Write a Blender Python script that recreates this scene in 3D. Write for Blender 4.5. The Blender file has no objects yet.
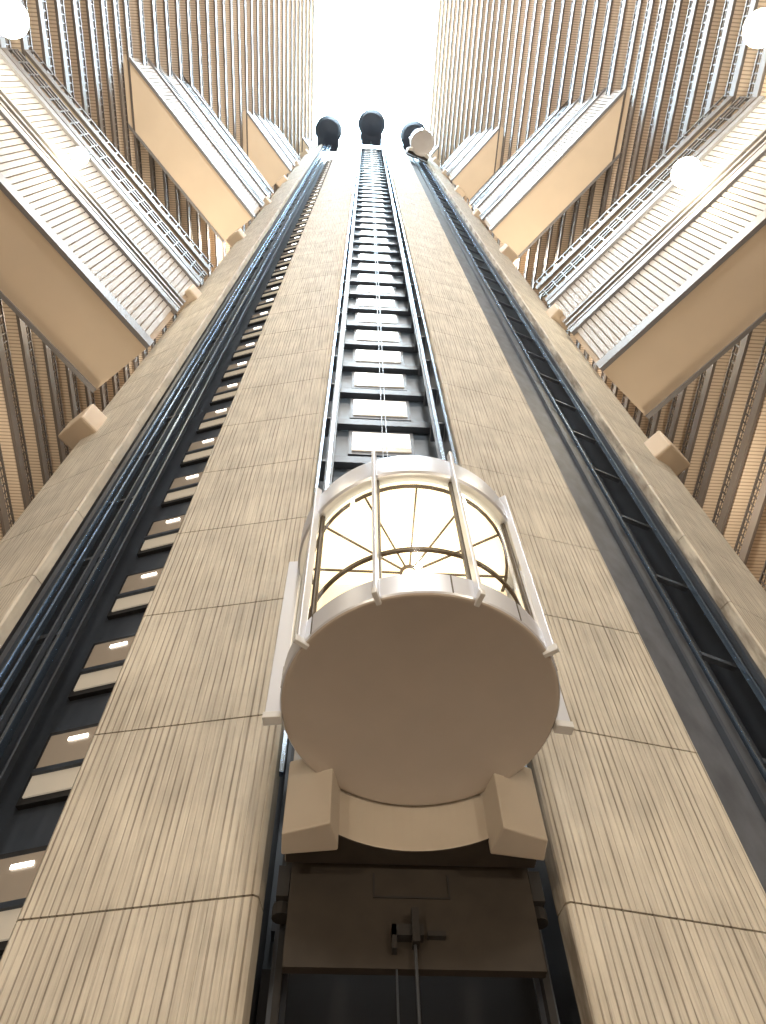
import bpy, math
from mathutils import Vector, Matrix
X0=0.93
PI=math.pi
# ---------------------------------------------------------------- materials
def mat(name, col, rough=0.6, metal=0.0, emis=None, es=0.0, noise=0.0, nscale=3.0, stretch=(1,1,1), bump=0.0, col2=None, spec=0.5):
    m=bpy.data.materials.new(name); m.use_nodes=True
    nt=m.node_tree; b=nt.nodes['Principled BSDF']
    b.inputs['Base Color'].default_value=(*col,1); b.inputs['Roughness'].default_value=rough
    b.inputs['Metallic'].default_value=metal
    b.inputs['Specular IOR Level'].default_value=spec
    if emis: 
        b.inputs['Emission Color'].default_value=(*emis,1); b.inputs['Emission Strength'].default_value=es
    if noise>0:
        tc=nt.nodes.new('ShaderNodeTexCoord'); mp=nt.nodes.new('ShaderNodeMapping')
        mp.inputs['Scale'].default_value=stretch
        nz=nt.nodes.new('ShaderNodeTexNoise'); nz.inputs['Scale'].default_value=nscale; nz.inputs['Detail'].default_value=6
        mx=nt.nodes.new('ShaderNodeMix'); mx.data_type='RGBA'
        c2=col2 or tuple(c*(1-noise) for c in col)
        mx.inputs[6].default_value=(*c2,1); mx.inputs[7].default_value=(*col,1)
        cr=nt.nodes.new('ShaderNodeMapRange'); cr.inputs[1].default_value=.3; cr.inputs[2].default_value=.65
        L=nt.links.new
        L(tc.outputs['Object'],mp.inputs[0]); L(mp.outputs[0],nz.inputs['Vector']); L(nz.outputs['Fac'],cr.inputs[0])
        L(cr.outputs[0],mx.inputs[0]); L(mx.outputs[2],b.inputs['Base Color'])
        if bump>0:
            bp=nt.nodes.new('ShaderNodeBump'); bp.inputs['Strength'].default_value=bump; bp.inputs['Distance'].default_value=.02
            L(nz.outputs['Fac'],bp.inputs['Height']); L(bp.outputs[0],b.inputs['Normal'])
    return m
def concrete_panel():
    m=bpy.data.materials.new('ribbed_concrete'); m.use_nodes=True
    nt=m.node_tree; b=nt.nodes['Principled BSDF']; L=nt.links.new; N=nt.nodes.new
    b.inputs['Roughness'].default_value=.75; b.inputs['Specular IOR Level'].default_value=.3
    tc=N('ShaderNodeTexCoord')
    mp=N('ShaderNodeMapping'); mp.inputs['Scale'].default_value=(1,0,0)
    wv=N('ShaderNodeTexWave'); wv.wave_type='BANDS'; wv.bands_direction='X'; wv.inputs['Scale'].default_value=3.1
    wv.inputs['Distortion'].default_value=1.5; wv.inputs['Detail Scale'].default_value=2.5
    L(tc.outputs['Object'],mp.inputs[0]); L(mp.outputs[0],wv.inputs['Vector'])
    st=N('ShaderNodeMapping'); st.inputs['Scale'].default_value=(7,1,.20)
    n1=N('ShaderNodeTexNoise'); n1.inputs['Scale'].default_value=2.4; n1.inputs['Detail'].default_value=8; n1.inputs['Roughness'].default_value=.6
    L(tc.outputs['Object'],st.inputs[0]); L(st.outputs[0],n1.inputs['Vector'])
    n2=N('ShaderNodeTexNoise'); n2.inputs['Scale'].default_value=.8; n2.inputs['Detail'].default_value=6; n2.inputs['Roughness'].default_value=.6
    L(tc.outputs['Object'],n2.inputs['Vector'])
    ramp=N('ShaderNodeMapRange'); ramp.inputs[1].default_value=.0; ramp.inputs[2].default_value=.22
    L(wv.outputs['Fac'],ramp.inputs[0])
    r3=N('ShaderNodeMapRange'); r3.inputs[1].default_value=.40; r3.inputs[2].default_value=.58; r3.inputs[3].default_value=.10; r3.inputs[4].default_value=.92
    L(n1.outputs['Fac'],r3.inputs[0])
    mul=N('ShaderNodeMath'); mul.operation='MAXIMUM'; L(ramp.outputs[0],mul.inputs[0]); L(r3.outputs[0],mul.inputs[1])
    r4=N('ShaderNodeMapRange'); r4.inputs[1].default_value=.33; r4.inputs[2].default_value=.58; r4.inputs[3].default_value=.58; r4.inputs[4].default_value=1
    L(n1.outputs['Fac'],r4.inputs[0])
    m3=N('ShaderNodeMath'); m3.operation='MULTIPLY'; L(mul.outputs[0],m3.inputs[0]); L(r4.outputs[0],m3.inputs[1])
    mx=N('ShaderNodeMix'); mx.data_type='RGBA'; mx.inputs[6].default_value=(.22,.19,.155,1); mx.inputs[7].default_value=(.62,.585,.505,1)
    L(m3.outputs[0],mx.inputs[0])
    mx2=N('ShaderNodeMix'); mx2.data_type='RGBA'; mx2.blend_type='MULTIPLY'; mx2.inputs[0].default_value=.5
    cr=N('ShaderNodeMapRange'); cr.inputs[1].default_value=.35; cr.inputs[2].default_value=.62; cr.inputs[3].default_value=.6
    L(n2.outputs['Fac'],cr.inputs[0]); L(mx.outputs[2],mx2.inputs[6]); L(cr.outputs[0],mx2.inputs[7])
    L(mx2.outputs[2],b.inputs['Base Color'])
    bp=N('ShaderNodeBump'); bp.inputs['Strength'].default_value=.5; bp.inputs['Distance'].default_value=.02
    L(ramp.outputs[0],bp.inputs['Height']); L(bp.outputs[0],b.inputs['Normal'])
    return m
def ribbed(name,c1,c2,axis,scale,rough=.7):
    m=bpy.data.materials.new(name); m.use_nodes=True
    nt=m.node_tree; b=nt.nodes['Principled BSDF']; L=nt.links.new; N=nt.nodes.new
    b.inputs['Roughness'].default_value=rough
    tc=N('ShaderNodeTexCoord'); wv=N('ShaderNodeTexWave'); wv.bands_direction=axis; wv.inputs['Scale'].default_value=scale
    rp=N('ShaderNodeMapRange'); rp.inputs[1].default_value=.05; rp.inputs[2].default_value=.35
    mx=N('ShaderNodeMix'); mx.data_type='RGBA'; mx.inputs[6].default_value=(*c1,1); mx.inputs[7].default_value=(*c2,1)
    L(tc.outputs['Object'],wv.inputs['Vector']); L(wv.outputs['Fac'],rp.inputs[0]); L(rp.outputs[0],mx.inputs[0]); L(mx.outputs[2],b.inputs['Base Color'])
    return m
M_conc=concrete_panel()
M_dark=mat('dark_shaft_steel',(.065,.08,.105),.5,.2,noise=.4,nscale=1.5,stretch=(1,1,.3))
M_bay=mat('blue_grey_bay_wall',(.10,.14,.19),.5,.1,noise=.35,nscale=1.2,stretch=(1,1,.4))
M_wall_r=mat('slate_shaft_wall',(.12,.135,.16),.55,.0,noise=.4,nscale=2.5,stretch=(1,1,.5))
M_black=mat('black_parts_and_shade',(.02,.02,.022),.8)  # black frames and hardware, also painted shade on pit and lower rails
M_joint=mat('joint_mortar',(.12,.10,.08),.8)
M_steel=mat('guide_rail_steel',(.34,.46,.62),.25,.95)
M_cable=mat('hoist_cable',(.12,.14,.17),.35,.8)
M_tan=mat('painted_plaster',(.60,.50,.385),.7,noise=.10,nscale=.5)
M_soff=mat('bridge_soffit_plaster',(.80,.68,.53),.7,noise=.06,nscale=.4)
M_corr=mat('corridor_wallcover',(.46,.37,.28),.8,noise=.15,nscale=.8)
M_rib=ribbed('ribbed_soffit',(.36,.29,.22),(.68,.58,.475),'Y',1.6)
M_fascia=mat('bronze_fascia',(.15,.133,.123),.5,.2)
M_rail=mat('bronze_railing',(.11,.10,.097),.45,.4)
M_beam=mat('grey_edge_beam',(.25,.25,.26),.5,.2)
M_plank=mat('cream_louver',(.47,.46,.455),.6,noise=.12,nscale=2)
M_cab=mat('cabin_paint',(.42,.385,.35),.5,noise=.05,nscale=2)
M_silver=mat('satin_aluminium',(.58,.62,.70),.35,.35)
M_white=mat('white_enamel',(.54,.56,.58),.4,.1)
M_bracket=mat('bracket_paint',(.52,.48,.42),.5,.05,noise=.06,nscale=2)
M_ceil=mat('luminous_ceiling',(.9,.8,.6),.6,emis=(1,.86,.60),es=1.5)
M_inner=mat('cabin_interior_wall',(.75,.65,.5),.5,emis=(1,.83,.56),es=.8)  # wall glows by itself, lamplight put into the material
M_bronze=mat('bronze_trim',(.07,.055,.04),.5,.2)
M_win=mat('lit_lobby_glass',(.4,.38,.33),.15,emis=(1,.96,.88),es=1.5)  # emission covers the lit lobby and imitates sky reflection in the glass
M_windim=mat('dim_lobby_glass',(.22,.18,.14),.15,emis=(1,.78,.55),es=.12)
M_winlow=mat('lobby_wall_behind_glass',(.36,.31,.24),.2,emis=(1,.86,.66),es=.28)
M_tube=mat('fluorescent_tube',(1,1,1),.5,emis=(1,.95,.85),es=5)
M_lamp=mat('lamp_globe',(1,1,1),.5,emis=(1,.92,.74),es=30)
M_dome=mat('dome_dark_metal',(.02,.03,.05),.6,.1)
M_floor=mat('carpet_floor',(.36,.27,.20),.9,noise=.4,nscale=.8)
M_pan=mat('brown_undercarriage',(.034,.028,.023),.75,noise=.3,nscale=3)
M_glass=bpy.data.materials.new('cabin_glass'); M_glass.use_nodes=True
nt=M_glass.node_tree; nt.nodes.remove(nt.nodes['Principled BSDF'])
tr=nt.nodes.new('ShaderNodeBsdfTransparent'); tr.inputs[0].default_value=(.97,.97,.95,1)
gl=nt.nodes.new('ShaderNodeBsdfGlossy'); gl.inputs['Roughness'].default_value=.08
fr=nt.nodes.new('ShaderNodeFresnel'); fr.inputs[0].default_value=1.3
ms=nt.nodes.new('ShaderNodeMixShader'); nt.links.new(fr.outputs[0],ms.inputs[0]); nt.links.new(tr.outputs[0],ms.inputs[1]); nt.links.new(gl.outputs[0],ms.inputs[2])
nt.links.new(ms.outputs[0],nt.nodes['Material Output'].inputs[0])
# ---------------------------------------------------------------- mesh helper
class MB:
    def __init__(s): s.v=[]; s.f=[]; s.m=[]; s.mats=[]
    def mi(s,m):
        if m not in s.mats: s.mats.append(m)
        return s.mats.index(m)
    def prism(s,poly,z0,z1,m,mtop=None,mbot=None):
        a=sum(poly[i][0]*poly[(i+1)%len(poly)][1]-poly[(i+1)%len(poly)][0]*poly[i][1] for i in range(len(poly)))
        if a<0: poly=poly[::-1]
        n=len(poly); b=len(s.v)
        for p in poly: s.v.append((p[0],p[1],z0))
        for p in poly: s.v.append((p[0],p[1],z1))
        k=s.mi(m)
        for i in range(n):
            j=(i+1)%n; s.f.append((b+i,b+j,b+n+j,b+n+i)); s.m.append(k)
        s.f.append(tuple(b+n+i for i in range(n))); s.m.append(s.mi(mtop or m))
        s.f.append(tuple(b+n-1-i for i in range(n))); s.m.append(s.mi(mbot or m))
    def box(s,x0,x1,y0,y1,z0,z1,m,mbot=None):
        s.prism([(x0,y0),(x1,y0),(x1,y1),(x0,y1)],z0,z1,m,mbot=mbot)
    def ob(s,o,d,n,a0,a1,b0,b1,z0,z1,m,mbot=None):
        P=lambda a,b:(o[0]+d[0]*a+n[0]*b,o[1]+d[1]*a+n[1]*b)
        s.prism([P(a0,b0),P(a1,b0),P(a1,b1),P(a0,b1)],z0,z1,m,mbot=mbot)
    def cyl(s,cx,cy,r,z0,z1,m,n=10):
        s.prism([(cx+r*math.cos(2*PI*i/n),cy+r*math.sin(2*PI*i/n)) for i in range(n)],z0,z1,m)
    def revolve(s,cx,cy,prof,m,n=64,a0=0,a1=2*PI):
        full=abs(a1-a0-2*PI)<1e-6; b=len(s.v); k=s.mi(m); cnt=n if full else n+1
        for i in range(cnt):
            a=a0+(a1-a0)*i/n
            for r,z in prof: s.v.append((cx+r*math.cos(a),cy+r*math.sin(a),z))
        q=len(prof)
        for i in range(n):
            j=(i+1)%cnt
            for t in range(q-1):
                s.f.append((b+i*q+t,b+j*q+t,b+j*q+t+1,b+i*q+t+1)); s.m.append(k)
    def make(s,name,parent=None,smooth=False,loc=None,rotz=0,bevel=0):
        me=bpy.data.meshes.new(name); me.from_pydata(s.v,[],s.f)
        for m in s.mats: me.materials.append(m)
        me.polygons.foreach_set('material_index',s.m)
        if smooth: me.polygons.foreach_set('use_smooth',[True]*len(s.f))
        me.update(); o=bpy.data.objects.new(name,me); bpy.context.collection.objects.link(o)
        if smooth:
            md=o.modifiers.new('e','EDGE_SPLIT'); md.split_angle=math.radians(35)
        if bevel:
            md=o.modifiers.new('b','BEVEL'); md.width=bevel; md.segments=2
        if parent: o.parent=parent
        if loc: o.location=loc
        o.rotation_euler[2]=rotz
        return o
def empty(name,loc=(0,0,0),rotz=0):
    o=bpy.data.objects.new(name,None); bpy.context.collection.objects.link(o); o.location=loc; o.rotation_euler[2]=rotz; return o
FL=-1.6; TOP=144.0; ROOF=156.0
R=lambda s,x,y:(X0+s*x,y)
# ---------------------------------------------------------------- tower
tower=empty('elevator_core_tower')
A=(1.80,8.35); B=(4.65,8.92); C=(7.85,10.1); D=(10.05,11.25)
for s in (-1,1):
    for (P,Q,tag) in ((A,B,'inner'),(C,D,'outer')):
        p=R(s,*P); q=R(s,*Q)
        if s<0: p,q=q,p
        L_=math.hypot(q[0]-p[0],q[1]-p[1]); ang=math.atan2(q[1]-p[1],q[0]-p[0])
        mb=MB()
        zs=[FL]+[3.0*i for i in range(0,49)]
        for i in range(len(zs)-1):
            g=.014; c=.05; z0,z1=zs[i]+g,zs[i+1]-g
            mb.prism([(0,c),(c,0),(L_-c,0),(L_,c),(L_,.3),(0,.3)],z0,z1,M_conc)
        mb.box(.04,L_-.04,.06,.32,FL,TOP,M_joint)
        mb.make('concrete_panels_'+tag+('_right' if s>0 else '_left'),tower,loc=(p[0],p[1],0),rotz=ang)
mb=MB()
for s in (-1,1):
    mb.prism([R(s,1.83,8.63),R(s,4.55,9.2),R(s,4.0,11.8),R(s,1.83,11.0)],FL,TOP-.2,M_dark)
    mb.prism([R(s,7.85,10.38),R(s,9.95,11.5),R(s,10.05,16),R(s,8.1,16)],FL,TOP-.2,M_dark)
    if s<0: mb.prism([R(s,3.6,11.45),R(s,8.3,12.98),R(s,8.3,14),R(s,3.6,14)],FL,TOP-.2,M_dark)
    else:   mb.prism([R(s,4.3,9.75),R(s,6.6,10.6),R(s,6.6,11.6),R(s,8.3,12.2),R(s,8.3,14),R(s,3.6,14)],FL,TOP-.2,M_wall_r)
mb.prism([R(1,-2,10.5),R(1,2,10.5),R(1,2,12),R(1,-2,12)],FL,TOP-.2,M_bay)
mb.box(X0-9.9,X0+9.9,15.5,22,FL,TOP-.2,M_tan)
mb.make('shaft_walls',tower)
# centre bay
mb=MB()
for s in (-1,1):
    x=X0+s*1.5
    mb.box(x-.04,x+.04,8.8,8.95,8,TOP,M_steel); mb.box(x-.10,x+.10,8.95,9.0,FL,TOP,M_dark); mb.box(x-.04,x+.04,8.8,8.95,FL,8,M_black)  # same rail goes black low down, shade put into its colour
    mb.box(X0+s*1.72-.03,X0+s*1.72+.03,8.5,8.6,8,TOP,M_steel)
    for z in range(3,47):
        zz=z*3+1.2
        mb.box(min(X0+s*1.4,X0+s*1.8),max(X0+s*1.4,X0+s*1.8),9.0,9.6,zz,zz+.10,M_dark)
for xx in (-.06,.06):
    mb.cyl(X0+xx,9.3,.013,10.5,TOP,M_cable,6)
mb.make('guide_rails_centre',tower)
mb=MB()
for k in range(2,47):
    z=3*k-.3
    mb.box(X0-1.06,X0+1.06,10.38,10.5,z-.95,z+.95,M_dark)
    mb.box(X0-.94,X0+.94,10.34,10.39,z-.35,z+.72,M_win)
    mb.box(X0-.94,X0+.94,10.34,10.39,z-.72,z-.40,M_winlow)
    mb.box(X0-1.75,X0+1.75,10.22,10.45,z+1.1,z+1.55,M_dark)
mb.make('lobby_windows_centre',tower)
# side bays
for s in (-1,1):
    b0=R(s,*B); c0=R(s,*C); Lb=math.hypot(c0[0]-b0[0],c0[1]-b0[1])
    d=((c0[0]-b0[0])/Lb,(c0[1]-b0[1])/Lb)
    n=(-s*abs(d[1]),abs(d[0]))
    mb=MB()
    rails=((2.0,.6,.05,.12,M_cable),(2.25,.45,.07,.16,M_steel),(2.45,.4,.05,.12,M_dark),(2.7,.3,.06,.12,M_steel),(3.05,.2,.14,.14,M_dark),(2.85,.2,.04,.1,M_steel)) if s<0 else \
          ((1.95,.75,.09,.14,M_dark),(2.2,.6,.05,.1,M_steel),(2.95,.3,.05,.12,M_steel),(3.15,.2,.12,.14,M_dark),(.05,.5,.04,.08,M_cable))
    for (u,w,wd,dp,m) in rails:
        mb.ob(b0,d,n,u-wd/2,u+wd/2,w,w+dp,FL,TOP,m)
    for z in range(0,47):
        zz=z*3+1.2
        mb.ob(b0,d,n,2.3,3.2,.6,.72,zz,zz+.12,M_dark)
    mb.make('guide_rails_'+('right' if s>0 else 'left'),tower)
    if s<0:
        mb=MB(); o=R(s,3.6,11.45); e=R(s,8.3,12.98); Lw=math.hypot(e[0]-o[0],e[1]-o[1])
        dd=((e[0]-o[0])/Lw,(e[1]-o[1])/Lw)
        nn=(-abs(dd[1]),-abs(dd[0]))
        for k in range(1,47):
            z=3*k-.4; u0=2.2;u1=3.4
            mb.ob(o,dd,nn,u0-.1,u1+.1,0,.12,z-.95,z+.95,M_black)
            mb.ob(o,dd,nn,u0,u1,.1,.16,z-.2,z+.8,M_windim)
            mb.ob(o,dd,nn,u0,u1,.1,.16,z-.8,z-.2,M_winlow)
            mb.ob(o,dd,nn,u0,u1,.14,.24,z-.28,z-.17,M_dark)
            mb.ob(o,dd,nn,u0-.02,u0+.06,.14,.24,z-.8,z+.8,M_dark)
            mb.ob(o,dd,nn,u0+.30,u0+.72,.17,.20,z+.52,z+.60,M_tube)
        mb.make('lobby_windows_left',tower)
for (rx,y) in ((0,6.9),(-6.9,8.2),(6.9,8.2)):
    mb=MB(); cx=X0+rx; zb=141.5
    prof=[(0,zb-.4),(1.7,zb-.2),(2.15,zb+.4),(2.2,zb+2)]+[(2.2*math.cos(t*PI/16),zb+2+1.6*math.sin(t*PI/16)) for t in range(1,9)]
    mb.revolve(cx,y,prof,M_dome,32)
    mb.box(cx-1.7,cx+1.7,y+.8,y+3.0,zb-.2,zb+2,M_dome)
    mb.make('shaft_head_dome',tower,True)
mb=MB()
for s in (-1,1):
    for k in range(7):
        z=24.8+18*k
        o=R(s,9.85,10.9); d=(s*.643,-.766) ; n=(s*.766,.643)
        mb.ob(o,d,n,-.55,.4,-.3,.9,z,z+1.3,M_tan)
mb.make('bridge_corbel_blocks',tower,bevel=.08)
# ---------------------------------------------------------------- galleries
def W(z): return 19.1 if z<70 else 19.1-(z-70)*.112
for s in (-1,1):
    side='right' if s>0 else 'left'
    g=empty('gallery_floors'); 
    mb=MB(); rl=MB()
    Y0,Y1=-26,36
    def bx(m,xa,xb,y0,y1,z0,z1,mt,mbot=None):
        a,b=sorted((X0+s*xa,X0+s*xb)); m.box(a,b,y0,y1,z0,z1,mt,mbot)
    for k in range(0,51):
        z=3*k+1; w=W(z)
        bx(mb,w+.05,w+3.3,Y0,Y1,z,z+.25,M_tan,M_rib)
        bx(mb,w-.08,w+.08,Y0,Y1,z-.12,z+.5,M_fascia)
        bx(rl,w-.05,w+.05,Y0,Y1,z+1.10,z+1.2,M_rail)
        bx(rl,w-.02,w+.02,Y0,Y1,z+.8,z+.84,M_rail)
        st=.45 if z<75 else .9
        y=Y0
        while y<Y1:
            bx(rl,w-.025,w+.025,y,y+.07,z+.45,z+1.15,M_rail); y+=st
    mb.make('slabs',g); rl.make('railings',g)
    wl=MB()
    for k in range(0,52):
        z=3*k+1; w=W(z)
        bx(wl,w+3.2,w+3.6,Y0,Y1,z-2.99 if k else FL,z+.01,M_corr)
    wl.make('wall_'+side)
    br=MB()
    for grp in (11,23,35,47):
        zb=3*grp+1
        def seg(z): 
            w=W(z); yc=(19.0-w)/.84
            return (w,yc),(9.9,10.85)
        def diag(z0,z1,b0,b1,m,mbot=None,z=None,ea=0,eb=0):
            p,q=seg(z or z0); P=R(s,*p); Q=R(s,*q); Ld=math.hypot(Q[0]-P[0],Q[1]-P[1])
            d=((Q[0]-P[0])/Ld,(Q[1]-P[1])/Ld); n=(s*abs(d[1]),abs(d[0]))
            br.ob(P,d,n,ea,Ld-eb,b0,b1,z0,z1,m,mbot); return P,d,n,Ld
        diag(zb-.06,zb+.3,0,3.3,M_tan,M_soff,z=zb,ea=-.3)
        diag(zb-.16,zb+.55,-.12,.1,M_beam,z=zb)
        diag(zb-.16,zb+.5,3.2,3.4,M_beam,z=zb)
        def planks(z0,z1):
            P,d,n,Ld=diag(z0-.05,z0,0,.06,M_beam,z=zb)
            a=0
            while a<Ld-.25:
                br.ob(P,d,n,a,a+.25,0,.05,z0,z1,M_plank); a+=.30
            diag(z0,z1,.09,.11,M_corr,z=zb)
        planks(zb+.55,zb+5.4)
        diag(zb+5.4,zb+5.9,-.15,.1,M_beam,z=zb); diag(zb+5.94,zb+6.3,0,3.3,M_tan,M_tan,z=zb)
        for h in (6.3,6.9,7.5): diag(zb+h,zb+h+.2,-.06,.05,M_beam,z=zb)
        planks(zb+7.9,zb+11.0)
        diag(zb+11.0,zb+11.5,-.15,.1,M_beam,z=zb); diag(zb+11.94,zb+12.3,0,3.3,M_tan,M_tan,z=zb)
        diag(zb+11.9,zb+12.5,-.08,.08,M_fascia,z=zb)
        for h in (13.1,13.5,14.0): diag(zb+h,zb+h+.14,-.05,.04,M_rail,z=zb)
        diag(zb+14.94,zb+15.3,0,3.3,M_tan,M_tan,z=zb); diag(zb+14.9,zb+15.5,-.08,.08,M_fascia,z=zb)
        P,d,n,Ld=diag(zb+16.2,zb+16.35,-.05,.04,M_rail,z=zb)
        a=0
        while a<Ld:
            br.ob(P,d,n,a,a+.08,-.04,.04,zb+15.4,zb+16.2,M_rail)
            br.ob(P,d,n,a,a+.08,-.04,.04,zb+12.4,zb+14.1,M_rail); a+=.7
    br.make('diagonal_bridges',g)
# ---------------------------------------------------------------- shell
mb=MB(); mb.box(-26,28,-28,38,FL-.3,FL,M_floor); mb.make('floor')
mb=MB(); mb.box(-26,28,-28.5,-26,FL,ROOF,M_corr); mb.make('wall_front')
mb=MB(); mb.box(-26,28,36,38,FL,ROOF,M_corr); mb.make('wall_back')
mb=MB()
mb.box(-26,X0-10.0,-28,38,ROOF,ROOF+.5,M_tan); mb.box(X0+9.9,28,-28,38,ROOF,ROOF+.5,M_tan)
mb.make('ceiling')
# ---------------------------------------------------------------- elevator cabin
def cabin(loc,rot=0):
    e=empty('elevator_cabin',loc,rot)
    mb=MB()
    mb.revolve(0,0,[(0,0),(1.52,0),(1.54,-.012),(1.585,-.012),(1.60,0.0)],M_cab,96)
    mb.make('underside',e,True)
    mb=MB()
    mb.revolve(0,0,[(1.60,0),(1.615,.02),(1.615,.36),(1.58,.40),(1.45,.40)],M_silver,96)
    for a in range(0,360,30):
        t=math.radians(a+8)
        mb.ob((0,0),(math.cos(t),math.sin(t)),(-math.sin(t),math.cos(t)),1.6,1.622,-.008,.008,.02,.37,M_bronze)
    mb.revolve(0,0,[(1.45,2.93),(1.60,2.9),(1.63,2.93),(1.63,3.42),(1.58,3.5),(1.0,3.75),(0,3.85)],M_silver,96)
    mb.make('ring_bands',e,True)
    mb=MB(); mb.revolve(0,0,[(1.54,.4),(1.54,2.93)],M_glass,96,PI*.98,PI*2.02); mb.make('glazing',e,True)
    mb=MB(); mb.prism([(1.46*math.cos(i*2*PI/64),1.46*math.sin(i*2*PI/64)) for i in range(64)],2.86,2.93,M_ceil)
    mb.make('ceiling_light',e)
    mb=MB()
    for i in range(12):
        t=2*PI*i/12
        mb.ob((0,0),(math.cos(t),math.sin(t)),(-math.sin(t),math.cos(t)),.12,1.45,-.012,.012,2.83,2.86,M_bronze)
    for rr in (1.43,.12):
        mb.revolve(0,0,[(rr-.02,2.86),(rr-.02,2.82),(rr+.02,2.82),(rr+.02,2.86)],M_bronze,48)
    mb.revolve(0,0,[(1.44,1.15),(1.40,1.15),(1.40,1.21),(1.44,1.21),(1.44,1.15)],M_bronze,48,PI,2*PI)
    mb.make('ceiling_spokes_and_handrail',e,True)
    mb=MB()
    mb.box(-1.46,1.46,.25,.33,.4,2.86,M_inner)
    mb.prism([(1.45*math.cos(i*2*PI/48),1.45*math.sin(i*2*PI/48)) for i in range(48)],.3,.41,M_corr)
    mb.revolve(0,0,[(1.58,.4),(1.58,2.93)],M_white,48,.05*PI,.95*PI)
    mb.make('cabin_body',e,True)
    mb=MB()
    for a in (-21,18,-57,57,-97,97):
        t=math.radians(-90+a); big=abs(a)>90
        d=(math.cos(t),math.sin(t)); n=(-d[1],d[0])
        if big:
            w=.05
            mb.ob((0,0),d,n,1.60,1.80,-w,w,-.02,3.3,M_silver)
            mb.ob((0,0),d,n,1.60,1.82,-w*1.3,w*1.3,-.07,.03,M_white)
        else:
            mb.ob((0,0),d,n,1.60,1.70,-.025,.025,.05,3.65,M_silver)
            mb.ob((0,0),d,n,1.55,1.73,-.03,.03,-.05,.05,M_white)
            mb.ob((0,0),d,n,1.5,1.56,-.03,.03,.4,2.93,M_bronze)
    mb.make('fins',e,bevel=.01)
    mb=MB()
    arc=[(1.64*math.sin(math.radians(t)),1.64*math.cos(math.radians(t))) for t in range(32,-33,-4)]
    poly=[(1.50,1.22),(.98,1.02),(.90,1.36)]+arc+[(-.90,1.36),(-.98,1.02),(-1.50,1.22),(-1.50,1.90),(1.50,1.90)]
    mb.prism(poly,-.64,0.3,M_bracket,mbot=M_pan)  # dark underside colour stands in for shade in the opening beneath
    for sx in (-1,1):
        mb.prism([(sx*1.52,1.20),(sx*.98,1.0),(sx*.88,1.36),(sx*.88,1.46),(sx*1.53,1.56)],-.80,.29,M_bracket)
    mb.prism([(1.5,1.5),(1.5,1.90),(-1.5,1.90),(-1.5,1.5)],.3,3.4,M_white)
    mb.make('carriage_bracket',e,bevel=.02)
    mb=MB()
    mb.box(-1.42,1.42,1.98,2.1,-1.85,-.3,M_pan)
    mb.box(-.45,-.43,1.965,1.98,-1.0,-.7,M_black); mb.box(.43,.45,1.965,1.98,-1.0,-.7,M_black); mb.box(-.45,.45,1.965,1.98,-1.02,-1.0,M_black)
    for sx in (-1,1):
        mb.box(sx*1.5-.07,sx*1.5+.07,2.0,2.35,-1.0,-.6,M_black)
        mb.cyl(sx*1.5,2.2,.11,-1.15,-1.0,M_black,12)
    mb.box(-.25,.1,1.85,2.0,-1.55,-1.42,M_black); mb.box(-.03,.05,1.8,1.95,-1.65,-1.25,M_black)
    mb.box(-.25,-.2,1.85,2.0,-1.7,-1.42,M_black); mb.box(.15,.35,1.9,2.0,-1.52,-1.46,M_black)
    mb.cyl(0,1.88,.018,-8.5,-1.5,M_cable,8); mb.cyl(-.2,2.0,.012,-8.5,-1.6,M_cable,8)
    mb.make('carriage_frame_and_cable',e)
    L=bpy.data.lights.new('cabin_light','POINT'); L.energy=45; L.color=(1,.85,.62); L.shadow_soft_size=.2
    o=bpy.data.objects.new('cabin_light',L); bpy.context.collection.objects.link(o); o.parent=e; o.location=(0,-.5,2.3)
    return e
cabin((X0-.02,6.36,7.0),math.radians(0))
cabin((X0+6.9,7.7,120.0),math.radians(20))
mb=MB(); mb.box(X0-1.8,X0+1.8,10.1,10.5,FL,6.2,M_black); mb.make('pit_shade_sheet',tower)  # black sheet painted as the dark void below the carriage
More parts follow.
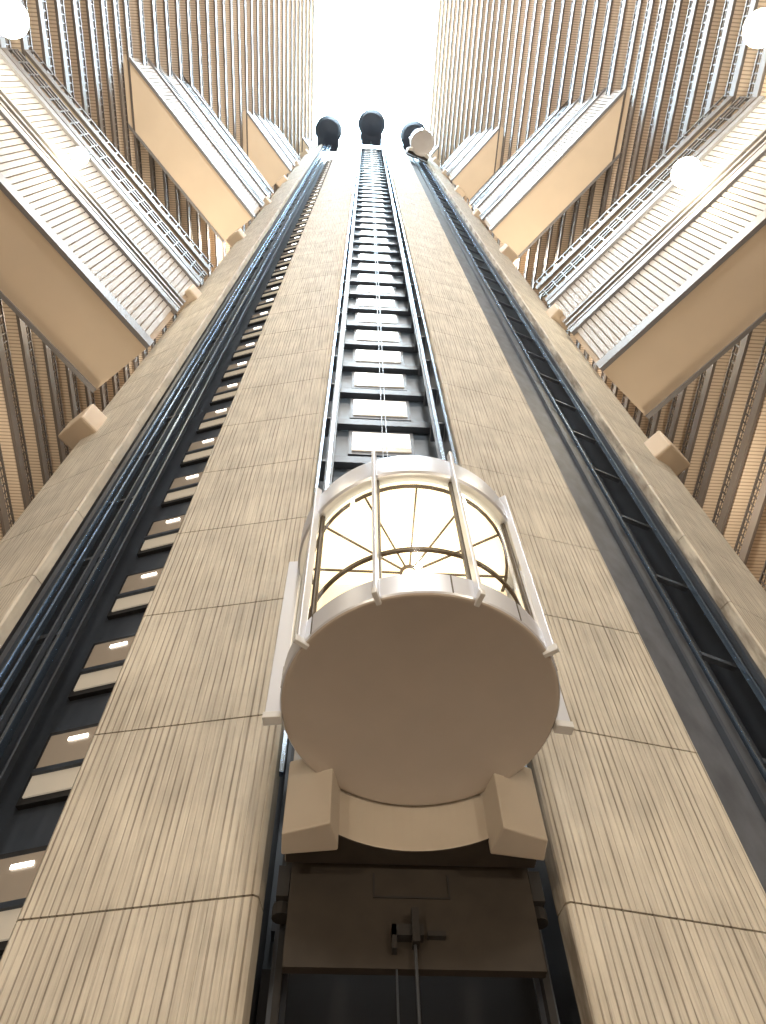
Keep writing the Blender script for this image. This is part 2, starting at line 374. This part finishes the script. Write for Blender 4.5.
# ---------------------------------------------------------------- lamps
def lamp(p,e,r=.32):
    mb=MB(); prof=[(r*math.sin(t*PI/12),-r*math.cos(t*PI/12)) for t in range(13)]
    em=empty('globe_lamp',p)
    mb.revolve(0,0,prof,M_lamp,24); mb.make('globe',em,True)
    m2=MB(); m2.cyl(0,0,.05,r,r+1.2,M_rail,8); m2.cyl(0,0,.16,r-.05,r+.08,M_rail,16); m2.make('stem',em)
    L=bpy.data.lights.new('globe_light','POINT'); L.energy=e; L.color=(1,.84,.58); L.shadow_soft_size=r*1.1
    o=bpy.data.objects.new('globe_light',L); bpy.context.collection.objects.link(o); o.parent=em; o.location=(0,0,-r-.5)
lamp((-13.6,4.2,42.0),700,.40); lamp((15.75,3.3,42.0),1100,.72)
lamp((-16.0,-1.3,42.0),1500,.8); lamp((17.9,-2.9,42.5),1500,.8)
def pt(p,e,c=(1,.90,.77),r=.6):
    L=bpy.data.lights.new('fill_light','POINT'); L.energy=e; L.color=c; L.shadow_soft_size=r  # unseen fill light, added to brighten tower and galleries
    o=bpy.data.objects.new('fill_light',L); bpy.context.collection.objects.link(o); o.location=p
pt((-7,-6,4),1900,(1,.83,.61)); pt((8,-6,4),1900,(1,.83,.61)); pt((1,-9,14),3000,(1,.88,.72))
for z,e in ((30,5500),(58,9500),(88,9500),(115,8500)):
    pt((X0,-11,z),e*1.6,(1,.93,.84),r=1.5)
    pt((-14,17,z+3),e*.4,(1,.83,.62)); pt((16,17,z+3),e*.4,(1,.83,.62))
# ---------------------------------------------------------------- world
w=bpy.data.worlds.new('sky'); bpy.context.scene.world=w; w.use_nodes=True
bg=w.node_tree.nodes['Background']; bg.inputs[0].default_value=(.66,.86,1,1); bg.inputs[1].default_value=45
# ---------------------------------------------------------------- camera
F_=800.0; vx,vy=-15.0,437.0
rr=math.hypot(vx,vy); a=math.atan(rr/F_); c,s_=vy/rr,-vx/rr
psi=math.radians(5)
Fh=Vector((math.sin(psi),math.cos(psi),0)); R0=Vector((math.cos(psi),-math.sin(psi),0)); Z=Vector((0,0,1))
Fw=Z*math.cos(a)+Fh*math.sin(a); U0=Z*math.sin(a)-Fh*math.cos(a)
Rt=R0*c-U0*s_; Up=R0*s_+U0*c
cam=bpy.data.cameras.new('camera'); co=bpy.data.objects.new('camera',cam); bpy.context.collection.objects.link(co)
cam.sensor_fit='VERTICAL'; cam.sensor_height=36; cam.lens=F_/1024*36; cam.clip_end=1000
M=Matrix((Rt,Up,-Fw)).transposed().to_4x4(); co.matrix_world=M
bpy.context.scene.camera=co
bpy.context.scene.view_settings.view_transform='Standard'
